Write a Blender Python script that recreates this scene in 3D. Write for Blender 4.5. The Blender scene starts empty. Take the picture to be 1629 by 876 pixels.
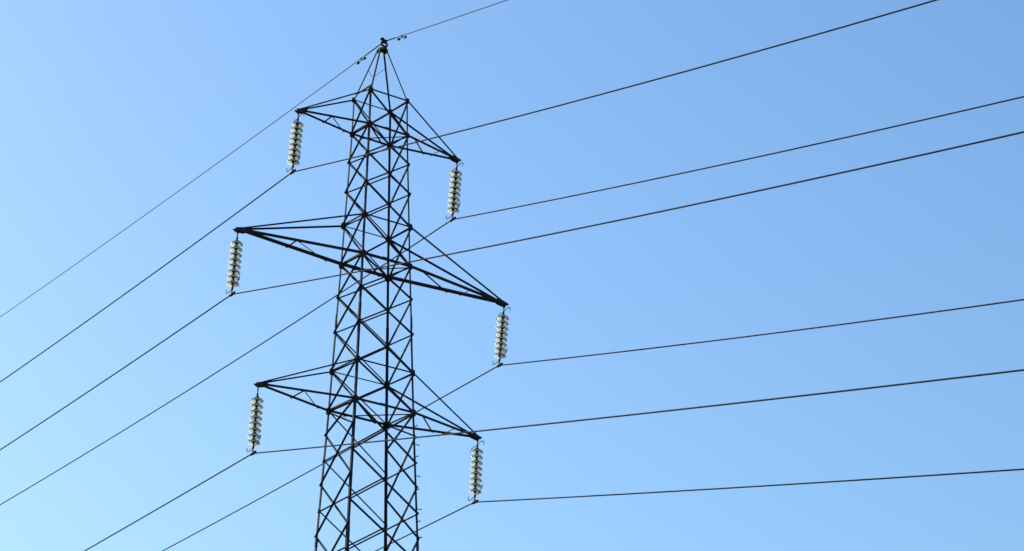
import bpy, bmesh, math, random
from mathutils import Vector, Matrix
random.seed(7)
C = bpy.context.scene.collection
scene = bpy.context.scene
S = 0.8                      # survey units -> metres
GZ = 29.9                    # tower foot lies this many units below the lowest cross arm
def U(x, y, z): return Vector((x*S, y*S, (z+GZ)*S))

# ------------------------------------------------------------------ camera
cam = bpy.data.objects.new('camera', bpy.data.cameras.new('camera'))
C.objects.link(cam)
cam.location = U(-43.642, -67.076, -27.9083)
cam.rotation_euler = (math.radians(112.23081), math.radians(-0.52894), math.radians(-36.44608))
cam.data.sensor_width = 36.0
cam.data.lens = 4229.59/1629*36
cam.data.clip_start = 0.1
cam.data.clip_end = 9000
scene.camera = cam

# ------------------------------------------------------------------ sky and sun
SUN_EL, SUN_AZ = math.radians(28), math.radians(-9.5)      # azimuth clockwise from +Y
w = bpy.data.worlds.new('World'); scene.world = w; w.use_nodes = True
nt = w.node_tree
bg = nt.nodes['Background']
sky = nt.nodes.new('ShaderNodeTexSky')
sky.sky_type = 'NISHITA'; sky.sun_disc = False
sky.sun_elevation = SUN_EL; sky.sun_rotation = SUN_AZ
sky.air_density = 1.55; sky.dust_density = 1.0; sky.ozone_density = 8.0; sky.altitude = 0
wb = nt.nodes.new('ShaderNodeMix'); wb.data_type = 'RGBA'; wb.blend_type = 'MULTIPLY'
wb.inputs[0].default_value = 1.0; wb.inputs[7].default_value = (1.01, 1.035, 1.04, 1)      # camera white balance of the daylight
nt.links.new(sky.outputs[0], wb.inputs[6]); nt.links.new(wb.outputs[2], bg.inputs[0]); bg.inputs[1].default_value = 0.079
sun = bpy.data.objects.new('sun', bpy.data.lights.new('sun', 'SUN')); C.objects.link(sun)
sun.data.energy = 2.6; sun.data.angle = math.radians(0.5); sun.data.color = (1.0, 0.93, 0.83)
sd = Vector((math.sin(SUN_AZ)*math.cos(SUN_EL), math.cos(SUN_AZ)*math.cos(SUN_EL), math.sin(SUN_EL)))
sun.rotation_euler = sd.to_track_quat('Z', 'Y').to_euler()
sun.location = (0, 0, 80)
vs = scene.view_settings
vs.view_transform = 'Standard'; vs.look = 'None'; vs.exposure = 1.0; vs.gamma = 1.0; vs.use_curve_mapping = False

# ------------------------------------------------------------------ materials
def mat(name, c0, c1, rough=(.5, .8), metal=0.0, scale=3.0, **kw):
    m = bpy.data.materials.new(name); m.use_nodes = True
    n, l = m.node_tree.nodes, m.node_tree.links
    b = n['Principled BSDF']
    tc = n.new('ShaderNodeTexCoord')
    nz = n.new('ShaderNodeTexNoise'); nz.inputs['Scale'].default_value = scale; nz.inputs['Detail'].default_value = 6
    l.new(tc.outputs['Object'], nz.inputs['Vector'])
    cr = n.new('ShaderNodeValToRGB')
    cr.color_ramp.elements[0].position = .32; cr.color_ramp.elements[1].position = .7
    cr.color_ramp.elements[0].color = (*c0, 1); cr.color_ramp.elements[1].color = (*c1, 1)
    l.new(nz.outputs[0], cr.inputs[0]); l.new(cr.outputs[0], b.inputs['Base Color'])
    mr = n.new('ShaderNodeMapRange'); mr.inputs[3].default_value = rough[0]; mr.inputs[4].default_value = rough[1]
    l.new(nz.outputs[0], mr.inputs[0]); l.new(mr.outputs[0], b.inputs['Roughness'])
    b.inputs['Metallic'].default_value = metal
    for k, v in kw.items(): b.inputs[k.replace('_', ' ')].default_value = v
    return m
STEEL = mat('weathered dark steel', (.014, .013, .015), (.035, .029, .030), (.7, .95), .0, 2.2, Specular_IOR_Level=.25)
PLATE = mat('rust stained plate steel', (.024, .021, .020), (.075, .055, .046), (.7, .95), .0, 6, Specular_IOR_Level=.25)
FITTING = mat('dull cast fittings', (.014, .014, .016), (.034, .032, .034), (.55, .8), .0, 9, Specular_IOR_Level=.3)
WIRE = mat('weathered aluminium strand', (.014, .016, .024), (.030, .032, .040), (.7, .85), .0, 5, Specular_IOR_Level=.2)
GLASS = mat('pale green insulator glass', (.50, .55, .49), (.64, .68, .62), (.08, .16), .0, 4, Transmission_Weight=.15, IOR=1.5)
def translucent(m, fac, col):
    n, l = m.node_tree.nodes, m.node_tree.links
    t = n.new('ShaderNodeBsdfTranslucent'); t.inputs[0].default_value = (*col, 1)
    mx = n.new('ShaderNodeMixShader'); mx.inputs[0].default_value = fac
    l.new(n['Principled BSDF'].outputs[0], mx.inputs[1]); l.new(t.outputs[0], mx.inputs[2])
    l.new(mx.outputs[0], n['Material Output'].inputs['Surface'])
translucent(GLASS, .60, (.97, .985, .94))
CONC = mat('rough concrete', (.24, .23, .21), (.34, .33, .30), (.85, .95), 0, 4)
GRASS = mat('meadow grass', (.045, .07, .025), (.10, .10, .045), (.9, 1.0), 0, .25)

# ------------------------------------------------------------------ helpers
def link(name, bm, m, parent=None, smooth=False):
    bmesh.ops.recalc_face_normals(bm, faces=bm.faces[:])
    me = bpy.data.meshes.new(name); bm.to_mesh(me); bm.free()
    if smooth:
        for p in me.polygons: p.use_smooth = True
    me.materials.append(m)
    o = bpy.data.objects.new(name, me); C.objects.link(o)
    if parent: o.parent = parent
    return o
def thing(name, label, cat, loc=(0, 0, 0), group=None):
    o = bpy.data.objects.new(name, None); C.objects.link(o)
    o.location = loc; o.empty_display_size = .2
    return tag(o, label, cat, group)
def tag(o, label, cat, group=None):
    o['label'] = label; o['category'] = cat
    if group: o['group'] = group
    return o
def add_prism(bm, poly, depth_vec):
    """closed prism from a 3-D polygon pushed along depth_vec"""
    a = [bm.verts.new(p) for p in poly]; b = [bm.verts.new(p+depth_vec) for p in poly]
    bm.faces.new(a); bm.faces.new(b[::-1])
    for i in range(len(a)):
        j = (i+1) % len(a); bm.faces.new((a[j], a[i], b[i], b[j]))
def add_angle(bm, p0, p1, n1, n2, a, t, ext=0.0):
    """rolled steel angle: heel on the line p0-p1, legs along n1 and n2"""
    d = (p1-p0).normalized(); p0 = p0-d*ext; p1 = p1+d*ext
    f1 = (n1-d*n1.dot(d)).normalized(); f2 = n2-d*n2.dot(d); f2 = (f2-f1*f2.dot(f1)).normalized()
    sec = [(0, 0), (a, 0), (a, t), (t, t), (t, a), (0, a)]
    add_prism(bm, [p0+f1*u+f2*v for u, v in sec], p1-p0)
def add_tube(bm, pts, r, seg=8, closed=False):
    pts = [Vector(p) for p in pts]; n = len(pts); rs = r if isinstance(r, (list, tuple)) else [r]*n
    rings = []; up = None
    for i, p in enumerate(pts):
        d = ((pts[(i+1) % n] if closed or i < n-1 else p)-(pts[i-1] if closed or i > 0 else p)).normalized()
        if up is None:
            up = Vector((0, 0, 1)) if abs(d.z) < .9 else Vector((1, 0, 0))
        u = (up-d*up.dot(d)).normalized(); up = u; v = d.cross(u)
        rings.append([bm.verts.new(p+(u*math.cos(2*math.pi*k/seg)+v*math.sin(2*math.pi*k/seg))*rs[i]) for k in range(seg)])
    for i in range(n if closed else n-1):
        A, B = rings[i], rings[(i+1) % n]
        for k in range(seg):
            bm.faces.new((A[k], A[(k+1) % seg], B[(k+1) % seg], B[k]))
    if not closed: bm.faces.new(rings[0][::-1]); bm.faces.new(rings[-1])
def add_lathe(bm, prof, seg=24, ax=Vector((0, 0, 0))):
    rings = []
    for r, z in prof:
        if r < 1e-6: rings.append([bm.verts.new(ax+Vector((0, 0, z)))])
        else: rings.append([bm.verts.new(ax+Vector((r*math.cos(2*math.pi*k/seg), r*math.sin(2*math.pi*k/seg), z))) for k in range(seg)])
    for A, B in zip(rings, rings[1:]):
        for k in range(seg):
            q = [A[k % len(A)], A[(k+1) % len(A)], B[(k+1) % len(B)], B[k % len(B)]]
            q = list(dict.fromkeys(q))
            if len(q) > 2: bm.faces.new(q)
def add_box(bm, c, sx, sy, sz):
    c = Vector(c)
    add_prism(bm, [c+Vector((x*sx/2, y*sy/2, -sz/2)) for x, y in ((-1, -1), (1, -1), (1, 1), (-1, 1))], Vector((0, 0, sz)))
def add_bolt(bm, c, n, r=.012, h=.014):
    n = n.normalized(); u = n.orthogonal().normalized(); v = n.cross(u)
    add_prism(bm, [c+(u*math.cos(k*math.pi/3)+v*math.sin(k*math.pi/3))*r for k in range(6)], n*h)
def sag(p0, p1, drop, n=14):
    return [p0.lerp(p1, i/n)-Vector((0, 0, drop*4*(i/n)*(1-i/n))) for i in range(n+1)]

# ------------------------------------------------------------------ ground
bm = bmesh.new()
N = 60; R = 3500.0
def gz(x, y):
    d = math.hypot(x, y)
    k = min(1, max(0, (d-160)/500))
    return -9*k*math.sin(x*.004+1)*math.sin(y*.0037+.5)-2*k
gv = [[None]*(N+1) for _ in range(N+1)]
def gc(i): s = (i/N*2-1); return math.copysign(abs(s)**2.2, s)*R
for i in range(N+1):
    for j in range(N+1):
        gv[i][j] = bm.verts.new((gc(i), gc(j), gz(gc(i), gc(j))))
for i in range(N):
    for j in range(N): bm.faces.new((gv[i][j], gv[i+1][j], gv[i+1][j+1], gv[i][j+1]))
g = link('ground', bm, GRASS, smooth=True); g['kind'] = 'structure'

# ------------------------------------------------------------------ the tower
ASP = 0.6931
LEV = {'T1': (11.0, .7452), 'T0': (9.7296, .7731), 'M1': (6.4215, .9190), 'M0': (5.0293, .9386), 'L1': (1.3478, 1.0821), 'L0': (0.0, 1.1300)}
Z6 = sorted((z for z, _ in LEV.values())); W6 = [w_ for _, w_ in sorted(LEV.values())]
def hw(z):
    if z <= 0: return 1.13-.0447*z
    for a, b, wa, wb in zip(Z6, Z6[1:], W6, W6[1:]):
        if z <= b: return wa+(wb-wa)*(z-a)/(b-a)
    return W6[-1]
def corner(sx, sy, z): h = hw(z); return U(sx*h, sy*h*ASP, z)
CORN = [(-1, 1), (-1, -1), (1, 1), (1, -1)]
X, Y, ZV = Vector((1, 0, 0)), Vector((0, 1, 0)), Vector((0, 0, 1))
tower = thing('transmission_tower', 'tall dark steel lattice transmission tower with pointed peak and three pairs of cross arms', 'pylon')

Z_SPL = (-4.25, 3.1)
PEAK_W, PEAK_Z = .143, 12.88
def peakpt(sx, sy, f): return corner(sx, sy, 11.0).lerp(U(sx*PEAK_W, sy*PEAK_W*ASP, PEAK_Z), f)
for sx, sy in CORN:
    bm = bmesh.new()
    zz = [-29.9, -4.25, 0, 3.1, 5.0293, 9.7296, 11.08]
    ss = [.075, .060, .056, .048, .046, .042]
    for a, b, s in zip(zz, zz[1:], ss):
        add_angle(bm, corner(sx, sy, a), corner(sx, sy, b) if b < 11 else corner(sx, sy, 11.0)+Vector((0, 0, .06)), -X*sx, -Y*sy, s, .006)
    link('leg', bm, STEEL, tower)
    bm = bmesh.new()
    add_angle(bm, peakpt(sx, sy, 0), peakpt(sx, sy, 1), -X*sx, -Y*sy, .036 if (sx*sy > 0) else .038, .005)
    link('peak_leg', bm, STEEL, tower)
    # lapped joints where the leg changes section
    for zs in Z_SPL:
        bm = bmesh.new()
        o = Vector((sx, sy, 0))*.0065
        s = .07 if zs < 0 else .058
        add_angle(bm, corner(sx, sy, zs-.22)+o, corner(sx, sy, zs+.22)+o, -X*sx, -Y*sy, s, .006)
        for k in range(5):
            q = corner(sx, sy, zs-.18+k*.09)+o
            add_bolt(bm, q-X*sx*.03, Y*sy, .011, .016); add_bolt(bm, q-Y*sy*.03, X*sx, .011, .016)
        link('splice_plate', bm, PLATE, tower)
    # concrete foot of the leg, below the frame
    bm = bmesh.new()
    q = corner(sx, sy, -29.9); q.z = 0
    add_lathe(bm, [(0, .45), (.3, .45), (.36, .40), (.45, -.6), (0, -.6)], 20, q)
    link('footing', bm, CONC, tower)

def face_normal(f): return {'left': -X, 'right': X, 'near': -Y, 'far': Y}[f]
FACES = {'left': ((-1, 1), (-1, -1)), 'right': ((1, 1), (1, -1)), 'near': ((-1, -1), (1, -1)), 'far': ((-1, 1), (1, 1))}
VIEW = Vector((.545, .838, .40))
def diagonal(face, z0, z1, bm=None):
    n = face_normal(face); a, b = FACES[face]
    for i, (p, q) in enumerate(((a, b), (b, a))):
        own = bm is None
        m_ = bmesh.new() if own else bm
        off = n*(.003 if i == 0 else -.012)
        p0, p1 = corner(*p, z0)+off, corner(*q, z1)+off
        side = ZV if i == 0 else -ZV
        n2 = n if i == 0 else -n
        if face in ('left', 'right'):      # heel of the angle turned so that both flanges show to the side the line is serviced from
            d_ = (p1-p0).normalized(); vp = d_.cross(VIEW).normalized()
            f_ = (-side+d_*side.dot(d_)).normalized()
            if f_.dot(vp)*n2.dot(vp) > 0: side = -side
        add_angle(m_, p0, p1, -side, n2, .038 if z1 > 0.5 else .040, .004, .03)
        # bolts through both ends
        d = (p1-p0).normalized()
        for e in (p0+d*.02, p1-d*.02): add_bolt(m_, e+n*(.004 if i == 0 else .016), n, .010, .014)
        if own: link('diagonal_brace', m_, STEEL, tower)
PAN = [(0, 1.3478), (1.3478, 2.6894), (2.6894, 3.8957), (3.8957, 5.0293), (5.0293, 6.4215), (6.4215, 7.6238), (7.6238, 8.695), (8.695, 9.7296), (9.7296, 11.0)]
for z0, z1 in PAN:
    for f in FACES: diagonal(f, z0, z1)
NF = [0, -1.6575, -3.3128, -4.97]; LR = [0, -.7945, -2.4565, -4.1365, -5.85]
for a, b in zip(NF, NF[1:]):
    for f in ('near', 'far'): diagonal(f, b, a)
for a, b in zip(LR, LR[1:]):
    for f in ('left', 'right'): diagonal(f, b, a)
bm = bmesh.new()
for f, z in (('near', -4.97), ('far', -4.97), ('left', -5.85), ('right', -5.85)):
    h = 1.7
    while z-h > -29.5:
        diagonal(f, z-h, z, bm); z -= h; h *= 1.05
o = link('diagonal_brace', bm, STEEL, tower); o['kind'] = 'stuff'

# ring beams at the six cross-arm levels
ARM = {'T': ('T1', 'T0', 3.16, 9.693, .062, .042, .034), 'M': ('M1', 'M0', 5.19, 4.945, .104, .058, .040), 'L': ('L1', 'L0', 4.18, .012, .066, .046, .034)}
def beam(p, q, f1, f2, a, name='ring_beam', ext=0.0):
    bm = bmesh.new(); add_angle(bm, p, q, f1, f2, a, .006 if a > .04 else .005, ext)
    return link(name, bm, STEEL, tower)
for key, (up, lo, L, zt, aF, aN, aT) in ARM.items():
    for lev, aa, ab, side in ((up, .030, .030, .034), (lo, aF, aN, .046)):
        z = LEV[lev][0]
        A, B, Cc, D = (corner(sx, sy, z) for sx, sy in CORN)
        o = .0055
        if lev == 'T1':
            beam(peakpt(-1, 1, .1)-X*o, peakpt(-1, -1, .1)-X*o, ZV, X, .032)
        else:
            beam(A-X*o, B-X*o, ZV, X, side)
        beam(Cc+X*o, D+X*o, ZV, -X, side)
        beam(A+Y*o, Cc+Y*o, ZV, -Y, aa)
        beam(B-Y*o, D-Y*o, ZV, Y, ab)
        if lev == lo:          # plan bracing in the lower frame
            dz = Vector((0, 0, -.012))
            beam(D+dz, A.lerp(Cc, .25)+dz, X+Y*.2, -ZV, .030, 'plan_brace')
            beam(B+dz, A.lerp(Cc, .80)+dz, X-Y*.2, -ZV, .030, 'plan_brace')
            bm = bmesh.new()
            q = B.lerp(D, .47)-Y*.011
            add_prism(bm, [q+X*u*.09+ZV*v for u, v in ((-1, -.012), (1, -.012), (1, aN+.008), (-1, aN+.008))], -Y*.008)
            for u in (-.06, -.02, .02, .06): add_bolt(bm, q+X*u+ZV*aN*.5-Y*.008, -Y, .011, .014)
            link('splice_plate', bm, PLATE, tower)
        # gusset plates, one pair per corner
        for (sx, sy), P in zip(CORN, (A, B, Cc, D)):
            s = {'T': .082, 'M': .098, 'L': .100}[key]*(1.0 if lev == lo else .95)
            bm = bmesh.new()
            for n, t_ in ((Y*sy, -X*sx), (X*sx, -Y*sy)):
                q = P+n*.013; ex = s*(1.0 if n.x == 0 else .9)
                poly = [(-.035, -s*.8), (ex*.5, -s), (ex*1.1, -s*.35), (ex*1.1, s*.5), (ex*.45, s), (-.035, s*.85)]
                add_prism(bm, [q+t_*u+ZV*v for u, v in poly], n*.007)
                for u, v in ((.015, -s*.6), (.015, s*.6), (.02, 0), (ex*.55, s*.35), (ex*.8, .01), (ex*.5, -s*.5)):
                    add_bolt(bm, q+n*.007+t_*u+ZV*v, n, .010, .012)
            link('gusset_plate', bm, PLATE, tower)

# cross arms
for key, (up, lo, L, zt, aF, aN, aT) in ARM.items():
    for s in (-1, 1):
        zu, zl = LEV[up][0], LEV[lo][0]
        tipF, tipN = U(s*L, .045, zt), U(s*L, -.045, zt)
        F0, N0 = corner(s, 1, zl), corner(s, -1, zl)
        bm = bmesh.new()
        add_angle(bm, F0+Y*.0055, tipF, ZV, -Y, aF, .006)
        add_angle(bm, N0-Y*.0055, tipN, ZV, Y, aN, .006)
        arm = link('cross_arm', bm, STEEL, tower)
        for sy, tip in ((1, tipF), (-1, tipN)):
            bm = bmesh.new()
            add_angle(bm, corner(s, sy, zu)+Y*sy*.021+ZV*(.02), tip+ZV*.05+Y*sy*.012, -ZV, -Y*sy, aT*(1.45 if (s > 0 and sy < 0) else 1.1), .005)
            link('top_chord', bm, STEEL, arm)
        # zigzag in the bottom plane
        def ch(P0, tip, t): return tip.lerp(P0, t)-ZV*.004
        if s < 0: segs = ((ch(N0, tipN, .46), ch(F0, tipF, .47)), (ch(N0, tipN, .48), ch(F0, tipF, .86)))
        else: segs = ((ch(N0, tipN, .39), ch(F0, tipF, .385)), (ch(N0, tipN, .87), ch(F0, tipF, .50)))
        for p, q in segs:
            bm = bmesh.new(); add_angle(bm, p, q, X*s, -ZV, .027, .004, .02)
            link('arm_brace', bm, STEEL, arm)
        # end bracket: two cheek plates, spacer and hanger lug
        bm = bmesh.new()
        k = {'T': .85, 'M': 1.05, 'L': .88}[key]
        for sy in (1, -1):
            q = U(s*L, 0, zt)+Y*sy*.055
            poly = [(.11*k, .0), (.11*k, .022), (-.06*k, .075*k), (-.26*k, .10*k), (-.30*k, .045*k), (-.20*k, -.028*k), (.0, -.055), (.05, -.035)]
            add_prism(bm, [q+X*s*u+ZV*v for u, v in poly], Y*sy*.008)
            for u, v in ((-.22*k, .06*k), (-.14*k, .045*k), (-.05, .03), (-.14*k, .0), (.0, -.03)):
                add_bolt(bm, q+X*s*u+ZV*v+Y*sy*.008, Y*sy, .012, .014)
        add_box(bm, U(s*L, 0, zt)+ZV*.008-X*s*.03, .12, .109, .03)
        add_box(bm, U(s*L, 0, zt)-ZV*.045, .05, .04, .07)
        link('end_bracket', bm, PLATE, arm)

# step bolts up one leg
for i, z in enumerate((-.466, -1.031, -1.483, -2.073, -2.57, -3.158, -3.61, -4.067)):
    bm = bmesh.new(); P = corner(1, -1, z)
    if i % 2: d, p = X, P-Y*-.025
    else: d, p = -Y, P-X*.025
    p = p-d*.03; e = p+d*.165
    add_tube(bm, [p, e-d*.012, e-d*.011, e], [.0115, .0115, .019, .019], 8)
    link('step_bolt', bm, STEEL, tower)

# peak: cap block, ring bracket, saddle knob
bm = bmesh.new()
c = U(.01, 0, 12.90)
add_prism(bm, [c+Vector((x*.13, y*.10, -.03)) for x, y in ((-1, -1), (1, -1), (1, 1), (-1, 1))], ZV*.012)
for sx in (-1, 1):
    add_prism(bm, [c+Vector((sx*.10, y, z)) for y, z in ((-.11, -.10), (.11, -.10), (.08, .03), (-.08, .03))], X*sx*.008)
add_box(bm, c+ZV*.04+X*.05, .13, .09, .12)
for sx in (-1, 1):
    for sy in (-1, 1): add_bolt(bm, c+Vector((sx*.108, sy*.05, -.04)), X*sx, .014, .014)
cap = link('peak_cap', bm, PLATE, tower)
bm = bmesh.new()
rc = U(.075, 0, 13.13)
add_tube(bm, [rc+Vector((math.cos(a)*.092, 0, math.sin(a)*.062)) for a in [2*math.pi*k/24 for k in range(24)]], .030, 8, True)
add_box(bm, rc+ZV*.085, .10, .16, .05)
add_tube(bm, [rc+Vector((-.01, 0, .07)), rc+Vector((-.055, 0, .13)), rc+Vector((-.06, 0, .17))], [.035, .045, .04], 10)
add_box(bm, rc+Vector((-.075, 0, .135)), .085, .09, .05)
link('earth_wire_bracket', bm, FITTING, tower, True)
bm = bmesh.new()
pa, pc = peakpt(-1, 1, .68), peakpt(1, 1, .72)
add_tube(bm, [pa, pa+Vector((-.02, 0, -.12)), pa+Vector((.02, 0, -.22)), pa+Vector((.10, 0, -.285)), pa+Vector((.18, 0, -.25)), pa.lerp(pc, .8)-ZV*.05, pc], .0065, 6)
link('bonding_wire', bm, WIRE, tower, True)

# ------------------------------------------------------------------ insulator strings
INS = {('T', -1): (-3.299, 7.468), ('T', 1): (3.003, 7.474), ('M', -1): (-5.294, 2.741), ('M', 1): (5.010, 2.728), ('L', -1): (-4.262, -2.247), ('L', 1): (4.096, -2.189)}
LSTR = 1.765
def build_string(top_horn=True, hook=True):
    r = bpy.data.objects.new('insulator_string', None); C.objects.link(r)
    bm = bmesh.new()
    add_tube(bm, [Vector((math.cos(a)*.022, 0, -.055+math.sin(a)*.045)) for a in [2*math.pi*k/14 for k in range(14)]], .009, 6, True)
    add_tube(bm, [Vector((0, math.cos(a)*.022, -.125+math.sin(a)*.04)) for a in [2*math.pi*k/14 for k in range(14)]], .009, 6, True)
    add_tube(bm, [(0, 0, -.155), (0, 0, -.19), (0, 0, -.195), (0, 0, -.25), (0, 0, -.255), (0, 0, -.29)], [.012, .014, .026, .026, .016, .016], 10)
    link('shackle', bm, FITTING, r, True)
    for k in range(8):
        z = -.275-.157*k
        bm = bmesh.new()
        add_lathe(bm, [(.020, z-.048), (.070, z-.048), (.088, z-.052), (.112, z-.063), (.140, z-.084), (.160, z-.108), (.167, z-.122), (.164, z-.127), (.156, z-.124),
                       (.134, z-.102), (.126, z-.096), (.124, z-.116), (.118, z-.116), (.115, z-.086), (.098, z-.072), (.094, z-.098), (.087, z-.098), (.084, z-.066), (.070, z-.060), (.020, z-.058), (.020, z-.048)], 28)
        d = link('disc', bm, GLASS, r, True)
        bm = bmesh.new()
        add_lathe(bm, [(0, z+.006), (.024, z+.006), (.040, z-.006), (.074, z-.040), (.082, z-.058), (.070, z-.064), (0, z-.064)], 16)
        add_lathe(bm, [(0, z-.066), (.066, z-.068), (.060, z-.082), (.030, z-.112), (.022, z-.150), (.024, z-.151), (0, z-.151)], 12)
        link('cap', bm, FITTING, d, True)
    if top_horn:
        bm = bmesh.new()
        add_tube(bm, [(0, -.285, -.255), (0, -.30, -.215), (0, -.285, -.165), (0, -.20, -.135), (0, -.08, -.16), (0, 0, -.215), (0, .10, -.20), (0, .21, -.215), (0, .28, -.27), (0, .30, -.34)], .0105, 7)
        link('arcing_horn', bm, FITTING, r, True)
    bm = bmesh.new()
    pts = [(0, -.31, -1.36), (0, -.30, -1.44), (0, -.24, -1.50), (0, -.12, -1.565), (0, 0, -1.60), (0, .10, -1.635), (0, .20, -1.665), (0, .275, -1.655), (0, .30, -1.60), (0, .295, -1.545)]
    if not hook: pts = pts[1:]
    add_tube(bm, pts, .0105, 7)
    link('arcing_horn', bm, FITTING, r, True)
    bm = bmesh.new()
    add_tube(bm, [(0, 0, -1.515), (0, 0, -1.575), (0, 0, -1.58), (0, 0, -1.64), (0, 0, -1.645), (0, 0, -1.72)], [.016, .016, .028, .028, .014, .014], 10)
    for sx in (-1, 1):
        add_prism(bm, [Vector((sx*.022, y, z)) for y, z in ((-.035, -1.78), (.035, -1.78), (.02, -1.69), (-.02, -1.69))], X*sx*.006)
    add_tube(bm, [(0, -.15, -1.745), (0, -.10, -1.762), (0, -.04, -1.768), (0, .04, -1.768), (0, .10, -1.772), (0, .15, -1.768)], [.022, .032, .040, .040, .032, .022], 10)
    add_box(bm, (0, 0, -1.73), .05, .12, .03)
    link('suspension_clamp', bm, FITTING, r, True)
    return r
WHERE = {('T', -1): 'hanging at the left tip of the topmost cross arm', ('T', 1): 'hanging at the right tip of the topmost cross arm',
         ('M', -1): 'hanging at the left tip of the longest cross arm', ('M', 1): 'hanging at the right tip of the longest cross arm',
         ('L', -1): 'hanging at the left tip of the lowest cross arm', ('L', 1): 'hanging at the right tip of the lowest cross arm'}
full, plain = None, None
def copy_tree(o, parent=None):
    c_ = o.copy(); C.objects.link(c_)
    if parent: c_.parent = parent
    for ch_ in list(o.children): copy_tree(ch_, c_)
    return c_
for key, (ix, iz) in INS.items():
    L, zt = ARM[key[0]][2], ARM[key[0]][3]
    bare = key in (('M', -1), ('L', -1))
    if bare:
        o = copy_tree(plain) if plain else build_string(False); plain = plain or o
    else:
        o = copy_tree(full) if full else build_string(True); full = full or o
    bot = U(ix, 0, iz); d = (bot-U(key[1]*L, 0, zt)).normalized()
    o.location = bot-d*LSTR
    o.rotation_euler = (0, math.atan2(-d.x, -d.z), 0)
    o['label'] = 'string of pale glass discs '+WHERE[key]; o['category'] = 'insulator'
    o['group'] = 'insulator strings hanging from the cross arms'

# ------------------------------------------------------------------ conductors and earth wire
SL = {('T', -1): ((-.07409, .00062), (-.22728, .00072)), ('M', -1): ((-.06786, .00061), (-.22319, .00055)), ('T', 1): ((-.07517, .00063), (-.22467, .00062)),
      ('L', -1): ((-.06112, .00034), (-.21211, .00026)), ('M', 1): ((-.06427, .00040), (-.22577, .00053)), ('L', 1): ((-.05706, .00034), (-.21559, .00025))}
TL = [0, .06, .12, .2, .35, .6, 1, 1.6, 2.5, 4]
def span(x, z0, far, near):
    tf = TL+[4+2*i for i in range(1, 29)]+[60+10*i for i in range(1, 17)]
    tn = TL+[4+2*i for i in range(1, 29)]+[60+5*i for i in range(1, 7)]
    # the clamp bends the wire over a short smooth arc
    def h(t, sl, k): return z0+sl*t+k*t*t
    P = [U(x, -t, h(t, *near)) for t in reversed(tn)]+[U(x, t, h(t, *far)) for t in tf[1:]]
    i0 = len(tn)-1
    return P, i0
WLAB = {('T', -1): 'dark cable clamped under the left insulators of the topmost arm',
        ('T', 1): 'dark cable clamped under the right insulators of the topmost arm',
        ('M', -1): 'dark cable clamped under the left insulators of the long middle arm',
        ('M', 1): 'dark cable clamped under the right insulators of the long middle arm',
        ('L', -1): 'dark cable clamped under the left insulators of the lowest arm',
        ('L', 1): 'dark cable clamped under the right insulators of the lowest arm'}
for key, (far, near) in SL.items():
    ix, iz = INS[key]
    P, i0 = span(ix, iz, far, near)
    bm = bmesh.new(); add_tube(bm, P, .0178, 8)
    o = link('conductor', bm, WIRE, None, True)
    tag(o, WLAB[key], 'power line', 'conductors carried by the insulator strings')
EX, EZ, EF, EN = .065, 13.225, (-.0530, .00044), (-.2032, .00051)
P, i0 = span(EX, EZ, EF, EN)
bm = bmesh.new(); add_tube(bm, P, .0108, 8)
ew = link('earth_wire', bm, WIRE, None, True)
tag(ew, 'thin topmost earth wire running over the peak of the lattice tower', 'power line')
bm = bmesh.new()
def ept(t): sl, k = (EF if t > 0 else EN); a = abs(t); return U(EX, t, EZ+sl*a+k*a*a)
add_tube(bm, [ept(t) for t in (-.72, -.69, -.3, -.1, 0, .1, .3, .8, 1.17, 1.2)], [.010]+[.0165]*8+[.010], 8)
link('armour_rods', bm, WIRE, ew, True)

def damper(t, label):
    p = ept(t); d = (ept(t+.05)-ept(t-.05)).normalized()
    r = thing('vibration_damper', label, 'damper', p, 'vibration dampers on the earth wire')
    bm = bmesh.new(); add_box(bm, (0, 0, -.02), .03, .05, .075)
    add_tube(bm, [-d*.03, d*.03], .022, 8)
    link('clamp', bm, FITTING, r)
    bm = bmesh.new(); dn = Vector((0, 0, -.062))
    add_tube(bm, [dn-d*.17-ZV*.012, dn, dn+d*.17-ZV*.012], .006, 6); link('messenger_cable', bm, WIRE, r)
    for s in (-1, 1):
        bm = bmesh.new(); c_ = dn+d*s*.16-ZV*.012
        add_tube(bm, [c_-d*s*.055, c_-d*s*.05, c_+d*s*.02, c_+d*s*.055], [.016, .032, .036, .022], 10); link('weight', bm, FITTING, r, True)
damper(1.38, 'small dumbbell damper on the earth wire left of the tower peak')
damper(-1.08, 'small dumbbell damper on the earth wire right of the tower peak')
